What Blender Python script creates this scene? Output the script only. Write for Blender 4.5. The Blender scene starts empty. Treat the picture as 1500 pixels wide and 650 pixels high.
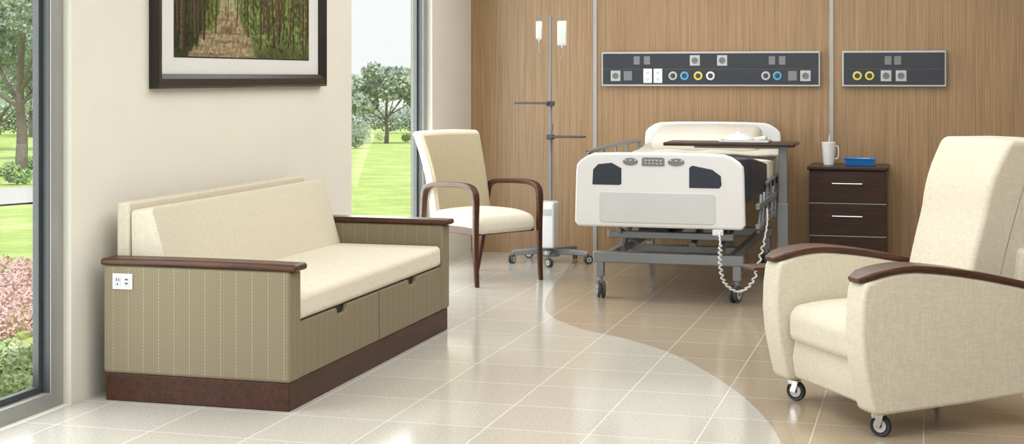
import bpy, math, random
from mathutils import Vector, Matrix
random.seed(7)
TH=math.radians(15.72); F=2168.0; HZ=112.0; CH=1.5
C,S=math.cos(TH),math.sin(TH)
def px2x(px,Y):
    r=(px-750)/F; D=Y/(S*r+C); return D*(r*C-S)
def pz(px,py,Y):
    r=(px-750)/F; D=Y/(S*r+C); return CH-(py-HZ)/F*D

# ------------------------------------------------------------- materials
def lin(c):
    o=[]
    for v in c[:3]:
        v=v/255.0
        o.append(v/12.92 if v<=.04045 else ((v+.055)/1.055)**2.4)
    return (o[0],o[1],o[2],1.0)
def newmat(name):
    m=bpy.data.materials.new(name); m.use_nodes=True
    nt=m.node_tree; b=nt.nodes['Principled BSDF']
    return m,nt,b
def N(nt,t,**k):
    n=nt.nodes.new(t)
    for a,v in k.items(): setattr(n,a,v)
    return n
def coords(nt,scale=(1,1,1),loc=(0,0,0),rot=(0,0,0)):
    tc=N(nt,'ShaderNodeTexCoord'); mp=N(nt,'ShaderNodeMapping')
    mp.inputs['Scale'].default_value=scale; mp.inputs['Location'].default_value=loc; mp.inputs['Rotation'].default_value=rot
    nt.links.new(tc.outputs['Object'],mp.inputs['Vector'])
    return mp.outputs['Vector']
def ramp(nt,fac,stops):
    r=N(nt,'ShaderNodeValToRGB'); e=r.color_ramp.elements
    while len(e)<len(stops): e.new(.5)
    for i,(p,c) in enumerate(stops):
        e[i].position=p; e[i].color=c
    nt.links.new(fac,r.inputs['Fac']); return r.outputs['Color']
def vary(c,f):
    l=lin(c); return (min(1,l[0]*f),min(1,l[1]*f),min(1,l[2]*f),1)
def bump(nt,b,h,st,dist=.01):
    n=N(nt,'ShaderNodeBump'); n.inputs['Strength'].default_value=st; n.inputs['Distance'].default_value=dist
    nt.links.new(h,n.inputs['Height']); nt.links.new(n.outputs['Normal'],b.inputs['Normal'])
def plain(name,c,rough=.5,metal=0.0,nscale=8,namt=.05,coat=0,bmp=0,alpha=1,emit=0):
    m,nt,b=newmat(name)
    v=coords(nt); n=N(nt,'ShaderNodeTexNoise'); n.inputs['Scale'].default_value=nscale; n.inputs['Detail'].default_value=4
    nt.links.new(v,n.inputs['Vector'])
    col=ramp(nt,n.outputs['Fac'],[(.3,vary(c,1-namt)),(.7,vary(c,1+namt))])
    nt.links.new(col,b.inputs['Base Color'])
    b.inputs['Roughness'].default_value=rough; b.inputs['Metallic'].default_value=metal
    b.inputs['Coat Weight'].default_value=coat
    if bmp: bump(nt,b,n.outputs['Fac'],bmp,.003)
    if alpha<1: b.inputs['Alpha'].default_value=alpha
    return m
def wood(name,c1,c2,scale=(3,60,60),rough=.3,coat=.3,lo=.35,hi=.65,spec=.5):
    m,nt,b=newmat(name)
    v=coords(nt,scale); n=N(nt,'ShaderNodeTexNoise'); n.inputs['Scale'].default_value=1; n.inputs['Detail'].default_value=6; n.inputs['Roughness'].default_value=.65
    n.inputs['Distortion'].default_value=.3
    nt.links.new(v,n.inputs['Vector'])
    col=ramp(nt,n.outputs['Fac'],[(lo,lin(c1)),(hi,lin(c2))])
    nt.links.new(col,b.inputs['Base Color']); b.inputs['Roughness'].default_value=rough; b.inputs['Coat Weight'].default_value=coat
    b.inputs['Coat Roughness'].default_value=.2; b.inputs['Specular IOR Level'].default_value=spec
    return m
def fabric(name,c,amt=.10,sc=1.0,bm=.35):
    m,nt,b=newmat(name)
    v1=coords(nt,(40*sc,40*sc,320*sc)); v2=coords(nt,(320*sc,320*sc,30*sc))
    a=N(nt,'ShaderNodeTexNoise'); a.inputs['Scale'].default_value=1; a.inputs['Detail'].default_value=3; nt.links.new(v1,a.inputs['Vector'])
    d=N(nt,'ShaderNodeTexNoise'); d.inputs['Scale'].default_value=1; d.inputs['Detail'].default_value=3; nt.links.new(v2,d.inputs['Vector'])
    mx=N(nt,'ShaderNodeMath',operation='ADD'); nt.links.new(a.outputs['Fac'],mx.inputs[0]); nt.links.new(d.outputs['Fac'],mx.inputs[1])
    hf=N(nt,'ShaderNodeMath',operation='MULTIPLY'); hf.inputs[1].default_value=.5; nt.links.new(mx.outputs[0],hf.inputs[0])
    col=ramp(nt,hf.outputs[0],[(.38,vary(c,1-amt)),(.62,vary(c,1+amt))])
    nt.links.new(col,b.inputs['Base Color']); b.inputs['Roughness'].default_value=.85
    b.inputs['Specular IOR Level'].default_value=.25
    bump(nt,b,hf.outputs[0],bm,.002)
    return m
def stripes(name,cb,cl,cd,period=.078,pin=.05):
    m,nt,b=newmat(name)
    tc=N(nt,'ShaderNodeTexCoord'); sp=N(nt,'ShaderNodeSeparateXYZ'); nt.links.new(tc.outputs['Object'],sp.inputs[0])
    ad=N(nt,'ShaderNodeMath',operation='ADD'); nt.links.new(sp.outputs[0],ad.inputs[0]); nt.links.new(sp.outputs[1],ad.inputs[1])
    def frac(per,off=0):
        q=N(nt,'ShaderNodeMath',operation='MULTIPLY_ADD'); q.inputs[1].default_value=1/per; q.inputs[2].default_value=100+off; nt.links.new(ad.outputs[0],q.inputs[0])
        f=N(nt,'ShaderNodeMath',operation='FRACT'); nt.links.new(q.outputs[0],f.inputs[0]); return f.outputs[0]
    s1=ramp(nt,frac(period/6),[(.0,lin(cb)),(.40,lin(cb)),(.55,lin(cd)),(.88,lin(cd)),(1,lin(cb))])
    lt=N(nt,'ShaderNodeMath',operation='LESS_THAN'); lt.inputs[1].default_value=pin; nt.links.new(frac(period),lt.inputs[0])
    q=N(nt,'ShaderNodeMath',operation='MULTIPLY_ADD'); q.inputs[1].default_value=1/.016; q.inputs[2].default_value=50; nt.links.new(sp.outputs[2],q.inputs[0])
    f=N(nt,'ShaderNodeMath',operation='FRACT'); nt.links.new(q.outputs[0],f.inputs[0])
    gt=N(nt,'ShaderNodeMath',operation='LESS_THAN'); gt.inputs[1].default_value=.6; nt.links.new(f.outputs[0],gt.inputs[0])
    ml=N(nt,'ShaderNodeMath',operation='MULTIPLY'); nt.links.new(lt.outputs[0],ml.inputs[0]); nt.links.new(gt.outputs[0],ml.inputs[1])
    mx=N(nt,'ShaderNodeMix',data_type='RGBA'); nt.links.new(ml.outputs[0],mx.inputs['Factor']); nt.links.new(s1,mx.inputs['A']); mx.inputs['B'].default_value=lin(cl)
    nt.links.new(mx.outputs['Result'],b.inputs['Base Color']); b.inputs['Roughness'].default_value=.8; b.inputs['Specular IOR Level'].default_value=.2
    n=N(nt,'ShaderNodeTexNoise'); n.inputs['Scale'].default_value=350; nt.links.new(tc.outputs['Object'],n.inputs['Vector']); bump(nt,b,n.outputs['Fac'],.25,.002)
    return m

M={}
M['wall']=plain('wall_paint',(223,219,209),.85,0,3,.015)
M['backwood']=wood('wall_wood_laminate',(132,104,73),(171,140,104),(95,95,1.6),.42,.12,.3,.7)
M['trimgrey']=plain('brushed_reveal_metal',(166,166,165),.4,.2)
M['ceil']=plain('ceiling_paint',(238,238,238),.9,0,3,.01)
M['winframe']=plain('window_aluminium',(156,157,154),.4,.3,6,.03)
M['windark']=plain('window_gasket_dark',(66,70,72),.5,.1)
M['brown']=wood('dark_mahogany_wood',(58,32,20),(84,49,31),(4,50,50),.38,.10,.35,.65,.3)
M['browny']=wood('dark_mahogany_wood_grain_across',(50,28,17),(74,43,28),(50,4,50),.42,.05,.35,.65,.25)
M['night']=wood('walnut_dark_laminate',(40,24,18),(64,39,28),(5,60,60),.35,.12,.35,.65,.3)
M['cream']=fabric('cream_linen_fabric',(206,198,180),.09)
M['cream2']=fabric('cream_seat_fabric',(214,207,190),.08)
M['recl']=fabric('ivory_linen_upholstery',(210,203,186),.09,.8)
M['olive']=stripes('olive_pinstripe_fabric',(132,122,101),(158,149,127),(126,116,95))
M['chairback']=stripes('tan_stripe_fabric',(184,171,144),(194,182,157),(166,152,126),.045)
M['white']=plain('white_moulded_plastic',(224,225,227),.35,0,4,.01)
M['whitepanel']=plain('frosted_panel_plastic',(203,206,208),.3,0,4,.02)
M['navy']=plain('navy_vinyl',(34,41,56),.45,0,10,.06)
M['slate']=plain('slate_console_face',(46,50,58),.35,.1,10,.05)
M['steel']=plain('grey_steel_enamel',(142,146,150),.35,.45,10,.04)
M['chrome']=plain('polished_chrome',(205,207,210),.18,1.0,10,.02)
M['dgrey']=plain('dark_grey_plastic',(66,68,72),.45,0,10,.05)
M['black']=plain('black_rubber',(28,28,30),.5,0,10,.1)
M['lgrey']=plain('light_grey_plastic',(184,186,186),.4,0,10,.03)
M['mgrey']=plain('mid_grey_plastic',(120,123,126),.4,0,10,.03)
M['sheet']=plain('cream_bed_sheet',(216,211,200),.8,0,6,.03,0,.3)
M['blue']=plain('blue_plastic_tray',(30,110,185),.35,0,6,.04)
M['yellow']=plain('yellow_ring',(222,208,96),.4)
M['bluering']=plain('blue_ring',(78,165,212),.4)
M['frame']=plain('espresso_picture_frame',(22,17,14),.35,0,8,.1,.1)
M['mat']=plain('picture_mat_board',(216,216,214),.7,0,5,.01)
M['bag']=plain('clear_vinyl_bag',(225,228,225),.15,0,5,.03,0,0,.55)

def floormat(name,c,c2,grout,rough):
    m,nt,b=newmat(name)
    v=coords(nt,(1,1,1),(.02+45,-6.96+45,0))
    br=N(nt,'ShaderNodeTexBrick'); br.offset=0; br.squash=1
    br.inputs['Scale'].default_value=1; br.inputs['Brick Width'].default_value=.45; br.inputs['Row Height'].default_value=.45
    br.inputs['Mortar Size'].default_value=.0035; br.inputs['Mortar Smooth'].default_value=.3; br.inputs['Bias'].default_value=0
    br.inputs['Color1'].default_value=lin(c); br.inputs['Color2'].default_value=lin(c2); br.inputs['Mortar'].default_value=lin(grout)
    nt.links.new(v,br.inputs['Vector'])
    n=N(nt,'ShaderNodeTexNoise'); n.inputs['Scale'].default_value=75; n.inputs['Detail'].default_value=6; n.inputs['Roughness'].default_value=.75; nt.links.new(v,n.inputs['Vector'])
    cl=ramp(nt,n.outputs['Fac'],[(.38,(.80,.79,.78,1)),(.52,(1,1,1,1)),(.7,(1.0,1.0,1.0,1))])
    mx=N(nt,'ShaderNodeMix',data_type='RGBA',blend_type='MULTIPLY'); mx.inputs['Factor'].default_value=1
    nt.links.new(br.outputs['Color'],mx.inputs['A']); nt.links.new(cl,mx.inputs['B'])
    nt.links.new(mx.outputs['Result'],b.inputs['Base Color']); b.inputs['Roughness'].default_value=rough
    b.inputs['Specular IOR Level'].default_value=.65
    inv=N(nt,'ShaderNodeMath',operation='SUBTRACT'); inv.inputs[0].default_value=1; nt.links.new(br.outputs['Fac'],inv.inputs[1])
    bump(nt,b,inv.outputs[0],.25,.002)
    return m
M['floorL']=floormat('cream_terrazzo_tile',(197,193,183),(191,187,177),(230,228,222),.13)
M['floorT']=floormat('tan_stone_tile',(174,159,138),(168,153,132),(212,202,185),.16)

def glassmat():
    m,nt,b=newmat('window_glass'); nt.nodes.remove(b)
    t=N(nt,'ShaderNodeBsdfTransparent'); g=N(nt,'ShaderNodeBsdfGlossy'); g.inputs['Roughness'].default_value=.02
    t.inputs['Color'].default_value=(.98,.99,.985,1)
    mx=N(nt,'ShaderNodeMixShader'); mx.inputs[0].default_value=.05
    nt.links.new(t.outputs[0],mx.inputs[1]); nt.links.new(g.outputs[0],mx.inputs[2])
    nt.links.new(mx.outputs[0],nt.nodes['Material Output'].inputs[0]); return m
M['glass']=glassmat()

# ------------------------------------------------------------- mesh builder
def cr(pts,n=8,closed=False):
    P=[Vector(p) for p in pts]; out=[]
    L=len(P)
    rng=range(L if closed else L-1)
    for i in rng:
        if closed: a,b,c,d=P[(i-1)%L],P[i],P[(i+1)%L],P[(i+2)%L]
        else: a,b,c,d=P[max(i-1,0)],P[i],P[i+1],P[min(i+2,L-1)]
        for k in range(n):
            t=k/n
            out.append(.5*((2*b)+(c-a)*t+(2*a-5*b+4*c-d)*t*t+(3*b-a-3*c+d)*t**3))
    if not closed: out.append(P[-1])
    return out
class MB:
    def __init__(s): s.v=[]; s.f=[]; s.m=[]
    def add(s,vs,fs,mi=0,X=None):
        o=len(s.v)
        for v in vs: s.v.append(tuple(X@Vector(v)) if X is not None else tuple(v))
        for f in fs: s.f.append([i+o for i in f]); s.m.append(mi)
        return s
    def rbox(s,size,loc=(0,0,0),r=.005,n=1,k=3,rot=(0,0,0),mi=0,dfm=None,bulge=0):
        h=[a/2 for a in size]; r=min(r,min(h)*.999)
        ax=[]
        for i in range(3):
            a=h[i]; l=[]
            for j in range(k): l.append(-a+r*(j/k))
            m=max(1,n)
            for j in range(m+1): l.append(-(a-r)+2*(a-r)*j/m)
            for j in range(1,k+1): l.append((a-r)+r*j/k)
            ax.append(l)
        idx={}; vs=[]; fs=[]
        def vert(p):
            key=(round(p[0],6),round(p[1],6),round(p[2],6))
            if key in idx: return idx[key]
            q=[max(-(h[i]-r),min(h[i]-r,p[i])) for i in range(3)]
            d=Vector([math.tan((p[i]-q[i])/r*math.pi/4)*r if r>0 else 0 for i in range(3)])
            if d.length>1e-9: d=d.normalized()*r
            w=Vector(q)+d
            if bulge:
                u=[w[i]/h[i] for i in range(3)]
                w.z+=bulge*(1-u[0]**2)*(1-u[1]**2)*(1 if w.z>0 else -.3)*min(1,abs(u[2]))
            if dfm: w=Vector(dfm(w))
            idx[key]=len(vs); vs.append(w); return idx[key]
        for i in range(3):
            a,b=(i+1)%3,(i+2)%3
            for sg in (-1,1):
                for x in range(len(ax[a])-1):
                    for y in range(len(ax[b])-1):
                        q=[]
                        for (dx,dy) in ((0,0),(1,0),(1,1),(0,1)):
                            p=[0,0,0]; p[i]=sg*h[i]; p[a]=ax[a][x+dx]; p[b]=ax[b][y+dy]; q.append(vert(p))
                        if sg<0: q.reverse()
                        if len(set(q))==4: fs.append(q)
        X=Matrix.Translation(loc)@Matrix.Rotation(rot[2],4,'Z')@Matrix.Rotation(rot[1],4,'Y')@Matrix.Rotation(rot[0],4,'X')
        return s.add(vs,fs,mi,X)
    def cyl(s,p0,p1,r0,r1=None,seg=20,mi=0,caps=True):
        r1=r0 if r1 is None else r1
        p0,p1=Vector(p0),Vector(p1); t=(p1-p0).normalized()
        a=t.orthogonal().normalized(); b=t.cross(a)
        vs=[];fs=[]
        for p,r in ((p0,r0),(p1,r1)):
            for i in range(seg):
                g=2*math.pi*i/seg; vs.append(p+a*math.cos(g)*r+b*math.sin(g)*r)
        for i in range(seg):
            j=(i+1)%seg; fs.append([i,j,seg+j,seg+i])
        if caps: fs.append(list(range(seg))[::-1]); fs.append([seg+i for i in range(seg)])
        return s.add(vs,fs,mi)
    def lathe(s,prof,loc=(0,0,0),axis='Z',seg=28,mi=0):
        vs=[];fs=[]
        for (r,z) in prof:
            for i in range(seg):
                g=2*math.pi*i/seg; vs.append((r*math.cos(g),r*math.sin(g),z))
        n=len(prof)
        for k in range(n-1):
            for i in range(seg):
                j=(i+1)%seg; fs.append([k*seg+i,k*seg+j,(k+1)*seg+j,(k+1)*seg+i])
        if prof[0][0]>1e-6: fs.append(list(range(seg))[::-1])
        if prof[-1][0]>1e-6: fs.append([(n-1)*seg+i for i in range(seg)])
        X=Matrix.Translation(loc)
        if axis=='Y': X=X@Matrix.Rotation(math.pi/2,4,'X')
        if axis=='X': X=X@Matrix.Rotation(math.pi/2,4,'Y')
        return s.add(vs,fs,mi,X)
    def sweep(s,pts,sec,ref=None,sc=None,mi=0,closed=False):
        P=[Vector(p) for p in pts]; n=len(P)
        if not isinstance(sec,(list,tuple)):
            sec=[(math.cos(2*math.pi*i/12)*sec,math.sin(2*math.pi*i/12)*sec) for i in range(12)]
        m=len(sec); vs=[];fs=[]; a=None
        for i in range(n):
            if closed: t=(P[(i+1)%n]-P[i-1]).normalized()
            else: t=(P[min(i+1,n-1)]-P[max(i-1,0)]).normalized()
            if ref is not None: a=Vector(ref)
            elif a is None: a=t.orthogonal()
            a=(a-t*a.dot(t)).normalized(); b=t.cross(a)
            k=sc[i] if sc else 1
            if not isinstance(k,(tuple,list)): k=(k,k)
            for (x,y) in sec: vs.append(P[i]+a*x*k[0]+b*y*k[1])
        for i in range(n if closed else n-1):
            i2=(i+1)%n
            for j in range(m):
                j2=(j+1)%m; fs.append([i*m+j,i*m+j2,i2*m+j2,i2*m+j])
        if not closed: fs.append(list(range(m))[::-1]); fs.append([(n-1)*m+j for j in range(m)])
        return s.add(vs,fs,mi)
    def prism(s,poly,t0,t1,plane='xz',mi=0):
        n=len(poly)
        def P(a,b,t):
            return {'xz':(a,t,b),'yz':(t,a,b),'xy':(a,b,t)}[plane]
        vs=[P(a,b,t0) for a,b in poly]+[P(a,b,t1) for a,b in poly]
        fs=[list(range(n)),[n+i for i in range(n)][::-1]]
        for i in range(n):
            j=(i+1)%n; fs.append([i,n+i,n+j,j])
        return s.add(vs,fs,mi)
    def obj(s,name,mats,parent=None,loc=(0,0,0),rot=(0,0,0),bevel=0,seg=3,label=None,smooth=True,sharp=38,wn=True):
        me=bpy.data.meshes.new(name); me.from_pydata(s.v,[],s.f)
        if not isinstance(mats,(list,tuple)): mats=[mats]
        for m in mats: me.materials.append(M[m] if isinstance(m,str) else m)
        for p,mi in zip(me.polygons,s.m): p.material_index=mi; p.use_smooth=smooth
        import bmesh
        bm=bmesh.new(); bm.from_mesh(me); bmesh.ops.recalc_face_normals(bm,faces=bm.faces); bm.to_mesh(me); bm.free()
        if smooth: me.set_sharp_from_angle(angle=math.radians(sharp))
        o=bpy.data.objects.new(name,me); bpy.context.collection.objects.link(o)
        o.location=loc; o.rotation_euler=rot
        if parent: o.parent=parent
        if bevel:
            b=o.modifiers.new('bevel','BEVEL'); b.width=bevel; b.segments=seg; b.limit_method='ANGLE'; b.angle_limit=math.radians(38); b.harden_normals=False
        if wn and smooth:
            w=o.modifiers.new('wn','WEIGHTED_NORMAL'); w.keep_sharp=True
        if label: o['label']=label
        return o
def empty(name,label,cat,loc=(0,0,0),rz=0,group=None,size=.2):
    o=bpy.data.objects.new(name,None); bpy.context.collection.objects.link(o); o.location=loc; o.rotation_euler=(0,0,rz)
    o.empty_display_size=size; o['label']=label; o['category']=cat
    if group: o['group']=group
    return o
def top(o,label,cat,group=None):
    o['label']=label; o['category']=cat
    if group: o['group']=group
    return o
def struct(o): o['kind']='structure'; return o
def rsec(w,h,r,k=3):
    pts=[]
    for cx,cy,a0 in ((w/2-r,h/2-r,0),(-w/2+r,h/2-r,90),(-w/2+r,-h/2+r,180),(w/2-r,-h/2+r,270)):
        for i in range(k+1):
            a=math.radians(a0+90*i/k); pts.append((cx+r*math.cos(a),cy+r*math.sin(a)))
    return pts

WX=-3.78; WY=12.13
# ------------------------------------------------------------- room shell
cur=[(-.40,-1),(-.40,3.5),(-.45,5.3),(-.578,6.12),(-.74,6.71),(-.967,7.27),(-1.31,7.91),(-1.65,8.31),(-2.0,8.60),(-2.29,9.02),(-2.46,9.55),(-2.58,10.25),(-2.68,10.97),(-2.76,11.5),(-2.86,WY)]
cc=[(p.x,p.y) for p in cr([(a,b,0) for a,b in cur],8)]
mb=MB()
for i in range(len(cc)-1):
    (x0,y0),(x1,y1)=cc[i],cc[i+1]
    if y1<=y0: continue
    mb.add([(WX-.0,y0,0),(x0,y0,0),(x1,y1,0),(WX,y1,0)],[[0,1,2,3]],0)
    mb.add([(x0,y0,0),(3.6,y0,0),(3.6,y1,0),(x1,y1,0)],[[0,1,2,3]],1)
struct(mb.obj('floor',['floorL','floorT'],smooth=False,label='glossy cream and tan tiled floor with curved colour border'))
mb=MB()
def bx(mb,a,b,mi=0):
    x0,y0,z0=a;x1,y1,z1=b
    vs=[(x0,y0,z0),(x1,y0,z0),(x1,y1,z0),(x0,y1,z0),(x0,y0,z1),(x1,y0,z1),(x1,y1,z1),(x0,y1,z1)]
    mb.add(vs,[[0,3,2,1],[4,5,6,7],[0,1,5,4],[1,2,6,5],[2,3,7,6],[3,0,4,7]],mi); return mb
ZC=2.95
bx(mb,(WX-.18,5.977,0),(WX,9.40,ZC)); bx(mb,(WX-.18,11.10,0),(WX,WY,ZC))
bx(mb,(WX-.18,-1,0),(WX,3.4,ZC)); bx(mb,(WX-.18,3.4,2.65),(WX,5.977,ZC)); bx(mb,(WX-.18,9.40,2.65),(WX,11.10,ZC))
bx(mb,(WX-.18,3.4,-.15),(WX,5.977,.0)); bx(mb,(WX-.18,9.40,-.15),(WX,11.10,.0))
struct(mb.obj('wall_left','wall',smooth=False,label='cream painted wall with tall window openings'))
mb=MB(); bx(mb,(WX-.18,WY,0),(3.78,WY+.15,ZC))
struct(mb.obj('wall_back','backwood',smooth=False,label='vertical grain wood laminate headwall'))
mb=MB(); bx(mb,(3.6,-1,0),(3.78,WY,ZC)); struct(mb.obj('wall_right','wall',smooth=False))
mb=MB(); bx(mb,(WX-.18,-1,ZC),(3.78,WY+.15,ZC+.1)); struct(mb.obj('ceiling','ceil',smooth=False))
for i,x in enumerate((-2.689,-.75,1.19)):
    mb=MB(); mb.rbox((.032,.012,ZC),(x,WY-.006,ZC/2),.002); struct(mb.obj('trim_%d'%(i+1),'trimgrey',label='light grey metal vertical reveal strip'))
def window(i,y0,y1):
    zt=2.65; w=.10; mb=MB()
    xo=-3.82; xi=-3.875
    bx(mb,(xi,y0,0),(xo,y0+w,zt)); bx(mb,(xi,y1-w,0),(xo,y1,zt)); bx(mb,(xi,y0+w,0),(xo,y1-w,.07)); bx(mb,(xi,y0+w,zt-.07),(xo,y1-w,zt))
    g=.03
    for a,b in (((xi-.02,y0+w,.07),(xi+.012,y0+w+g,zt-.07)),((xi-.02,y1-w-g,.07),(xi+.012,y1-w,zt-.07)),((xi-.02,y0+w+g,.07),(xi+.012,y1-w-g,.07+g))):
        bx(mb,a,b,1)
    bx(mb,(xi+.012,y1-w-.004,.07),(xo-.006,y1-w+.0,zt-.07),1)
    o=struct(mb.obj('window_%d'%i,['winframe','windark'],bevel=.003,label='floor-to-ceiling window with grey aluminium frame'))
    m2=MB(); bx(m2,(xi-.008,y0+w,.07),(xi-.002,y1-w,zt-.07)); m2.obj('window_pane','glass',parent=o,smooth=False,label='clear glass pane')
    return o
window(1,3.4,5.977); window(2,9.40,11.10)

# ------------------------------------------------------------- picture
P=empty('framed_picture','dark framed forest path photograph with white mat on cream wall','picture',(WX,7.77,1.438))
fw,fh=2.18,1.30; b=.075
mb=MB()
y0,y1=-fw/2,fw/2
sec=[(0,0),(0,.045),(.012,.052),(.05,.046),(b,.03),(b,0)]
cor=[(y0,0,1,1),(y1,0,-1,1),(y1,fh,-1,-1),(y0,fh,1,-1)]
vs=[];fs=[]
for (yy,zz,sy,sz) in cor:
    for (i_,d) in sec: vs.append((d,yy+sy*i_,zz+sz*i_))
n=len(sec)
for k in range(4):
    for j in range(n):
        a=k*n+j;b2=k*n+(j+1)%n;c=((k+1)%4)*n+(j+1)%n;d=((k+1)%4)*n+j; fs.append([a,b2,c,d])
mb.add(vs,fs); mb.obj('picture_frame','frame',P,smooth=False,label='dark espresso wooden frame')
mb=MB(); mb.rbox((.006,fw-2*b+.01,fh-2*b+.01),(.014,0,fh/2),.001); mb.obj('mat_board','mat',P,label='white mat board')
ph0=1.607-1.438; pw=1.72; ph=fh-2*ph0; NX,NZ=360,210
from mathutils import noise as mn
vs=[];cols=[]
def mixc(a,b,t): t=max(0,min(1,t)); return tuple(a[i]*(1-t)+b[i]*t for i in range(3))
rnd=random.Random(5); trunks=[]
for k in range(80):
    u=rnd.uniform(0,1)
    if .28<u<.48 and k%3: continue
    dep=rnd.random(); trunks.append((u,.0022+.0075*dep**3,rnd.uniform(-.06,.06),dep,.08+.26*(1-dep)))
trunks+= [(.055,.018,.02,1.0,.04),(.13,.011,-.02,.9,.10),(.60,.009,.03,.95,.05),(.74,.008,.0,.95,.05),(.86,.009,-.02,.95,.04),(.95,.011,.02,1.0,.03)]
trunks.sort(key=lambda t:t[3])
for j in range(NZ+1):
    for i in range(NX+1):
        u=i/NX; v=j/NZ
        vs.append((.0185,-pw/2+pw*u,ph0+ph*v))
        n1=mn.noise((u*14,v*7,1)); n2=mn.noise((u*60,v*34,4)); n3=mn.noise((u*150,v*90,9))
        green=mixc((28,42,20),(124,148,70),.44+.55*n1+.6*n2+.5*n3)
        if u>.5: green=mixc(green,(160,182,104),.26+.4*n2)
        if u<.2: green=mixc(green,(18,23,12),.6)
        col=green
        hw=max(0,.02+.20*(1-v/.34)**1.1) if v<.34 else 0
        cx=.37-.04*(1-v/.34) if v<.34 else .37
        if v<.34:
            e=(abs(u-cx)-hw)/.05+n1*1.6+n2*1.0
            path=mixc((122,104,76),(196,180,150),.5+.6*n2+.7*n3)
            path=mixc(path,(92,72,48),max(0,mn.noise((u*7,v*40,2)))*.9)
            if e<=.6: col=path if e<=0 else mixc(path,green,e/.6)
            elif v<.05+.1*n2: col=mixc(green,(74,64,42),.5)
        if .27<v<.62 and .22<u<.52: col=mixc(col,(196,208,154),.45*(1-abs(u-.37)/.15)+.2*n2)
        for (tu,tw,sl,dp,vb) in trunks:
            du=u-(tu+sl*(v-.3))
            if v>vb and abs(du)<tw:
                tc=mixc((36,27,18),(112,94,70),.5-.45*du/tw+.5*n3)
                col=mixc(tc,green,.30*(1-dp)+(.5 if n2>.30 else 0))
        cols.append(lin(tuple(max(0,min(255,c*.93)) for c in col)))
fs=[[j*(NX+1)+i,j*(NX+1)+i+1,(j+1)*(NX+1)+i+1,(j+1)*(NX+1)+i] for j in range(NZ) for i in range(NX)]
me=bpy.data.meshes.new('photo_print'); me.from_pydata(vs,[],fs)
ca=me.color_attributes.new('Col','FLOAT_COLOR','POINT')
for i,c in enumerate(cols): ca.data[i].color=c
m,nt,bb=newmat('forest_path_print'); at=N(nt,'ShaderNodeAttribute'); at.attribute_name='Col'; nt.links.new(at.outputs['Color'],bb.inputs['Base Color']); bb.inputs['Roughness'].default_value=.35; bb.inputs['Specular IOR Level'].default_value=.2
me.materials.append(m); o=bpy.data.objects.new('photo_print',me); bpy.context.collection.objects.link(o); o.parent=P; o['label']='printed photograph of a leafy forest path'
mb=MB(); q=.008
mb.add([(.0180,-pw/2-q,ph0-q),(.0180,pw/2+q,ph0-q),(.0180,pw/2+q,ph0+ph+q),(.0180,-pw/2-q,ph0+ph+q)],[[0,1,2,3]])
mb.obj('print_border','black',P,smooth=False)

# ------------------------------------------------------------- sofa
sx,sy=-3.2125,7.23
SO=empty('sofa_bed','cream and olive pinstripe sofa bed with mahogany trim against the wall','sofa',(sx,sy,0))
HX=.4675; HY=1.14
mb=MB(); mb.rbox((.925,2.26,.128),(0,0,.064),.006); mb.obj('plinth_base','browny',SO,label='dark mahogany plinth')
for sgn in (-1,1):
    yc=sgn*(HY-.06)
    mb=MB(); mb.rbox((.945,.12,.50),(0,yc,.378),.018,n=1); mb.obj('armrest_panel','olive',SO)
    mb=MB(); mb.rbox((.985,.135,.032),(.008,yc,.642),.014,n=6,k=4,dfm=lambda w:(w.x,w.y,w.z+0.004*(1-(w.x/.5)**2))); mb.obj('armrest_cap','brown',SO,label='rounded mahogany arm cap')
mb=MB(); mb.rbox((.86,2.05,.25),(-.03,0,.255),.01); mb.obj('seat_platform','dgrey',SO,label='recessed sofa carcass, coloured dark as shade between the drawers')  # dark colour stands in for the shade in the gap between drawers
for k,yc in enumerate((-.512,.512)):
    mb=MB()
    pts=[(-.505,0),(.505,0),(.505,.253),(.07,.253),(.06,.228),(.045,.218),(-.045,.218),(-.06,.228),(-.07,.253),(-.505,.253)]
    mb.prism([(a+yc,b+.13) for a,b in pts],.435,.462,'yz')
    d=mb.obj('drawer','olive',SO,bevel=.004)
    mb=MB(); mb.prism([(a+yc,b+.13) for a,b in ((-.066,.214),(.066,.214),(.066,.2535),(-.066,.2535))],.40,.439,'yz'); mb.obj('finger_pull','black',d,label='finger pull cutout with its shade coloured black')  # black block behind the cutout paints the shade inside it
mb=MB(); mb.rbox((.80,2.035,.12),(.062,0,.447),.03,n=14,k=4,bulge=.012); mb.obj('seat_cushion','cream2',SO,label='cream woven seat cushion')
mb=MB(); mb.rbox((.07,2.03,.60),(-.44,0,.605),.012,n=4); mb.obj('back_frame','cream',SO)
mb=MB()
def dfb(w):
    t=w.z+.5; xf=-.165*(1-t)+-.285*t; xb=-.40
    d=w.x+.5
    return (xb+(xf-xb)*d+.012*(1-(2*w.z)**2)*(1-(w.y/1.02)**4)*d, w.y, .50+.388*t-.016*(1-d)*t)
mb.rbox((1,2.035,1),(0,0,0),.05,n=12,k=4,dfm=dfb); mb.obj('back_cushion','cream',SO,label='leaning cream linen back bolster')
ox=-3.58-sx; oy=-HY-.003; oz=.555
mb=MB(); mb.rbox((.102,.008,.072),(ox,oy,oz),.003); pl=mb.obj('outlet_plate','white',SO,label='white power and charging outlet plate')
for sgn in (-1,1):
    mb=MB(); mb.rbox((.034,.004,.048),(ox+.023*sgn,oy-.004,oz),.002); mb.obj('outlet_face','lgrey',pl)
for dx,dz,w,h in ((-.029,.008,.003,.012),(-.017,.008,.003,.012),(-.023,-.012,.006,.006),(.023,.010,.014,.006),(.023,-.008,.014,.006)):
    mb=MB(); mb.rbox((w,.003,h),(ox+dx,oy-.0062,oz+dz),.0005); mb.obj('socket_slot','black',pl)

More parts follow.
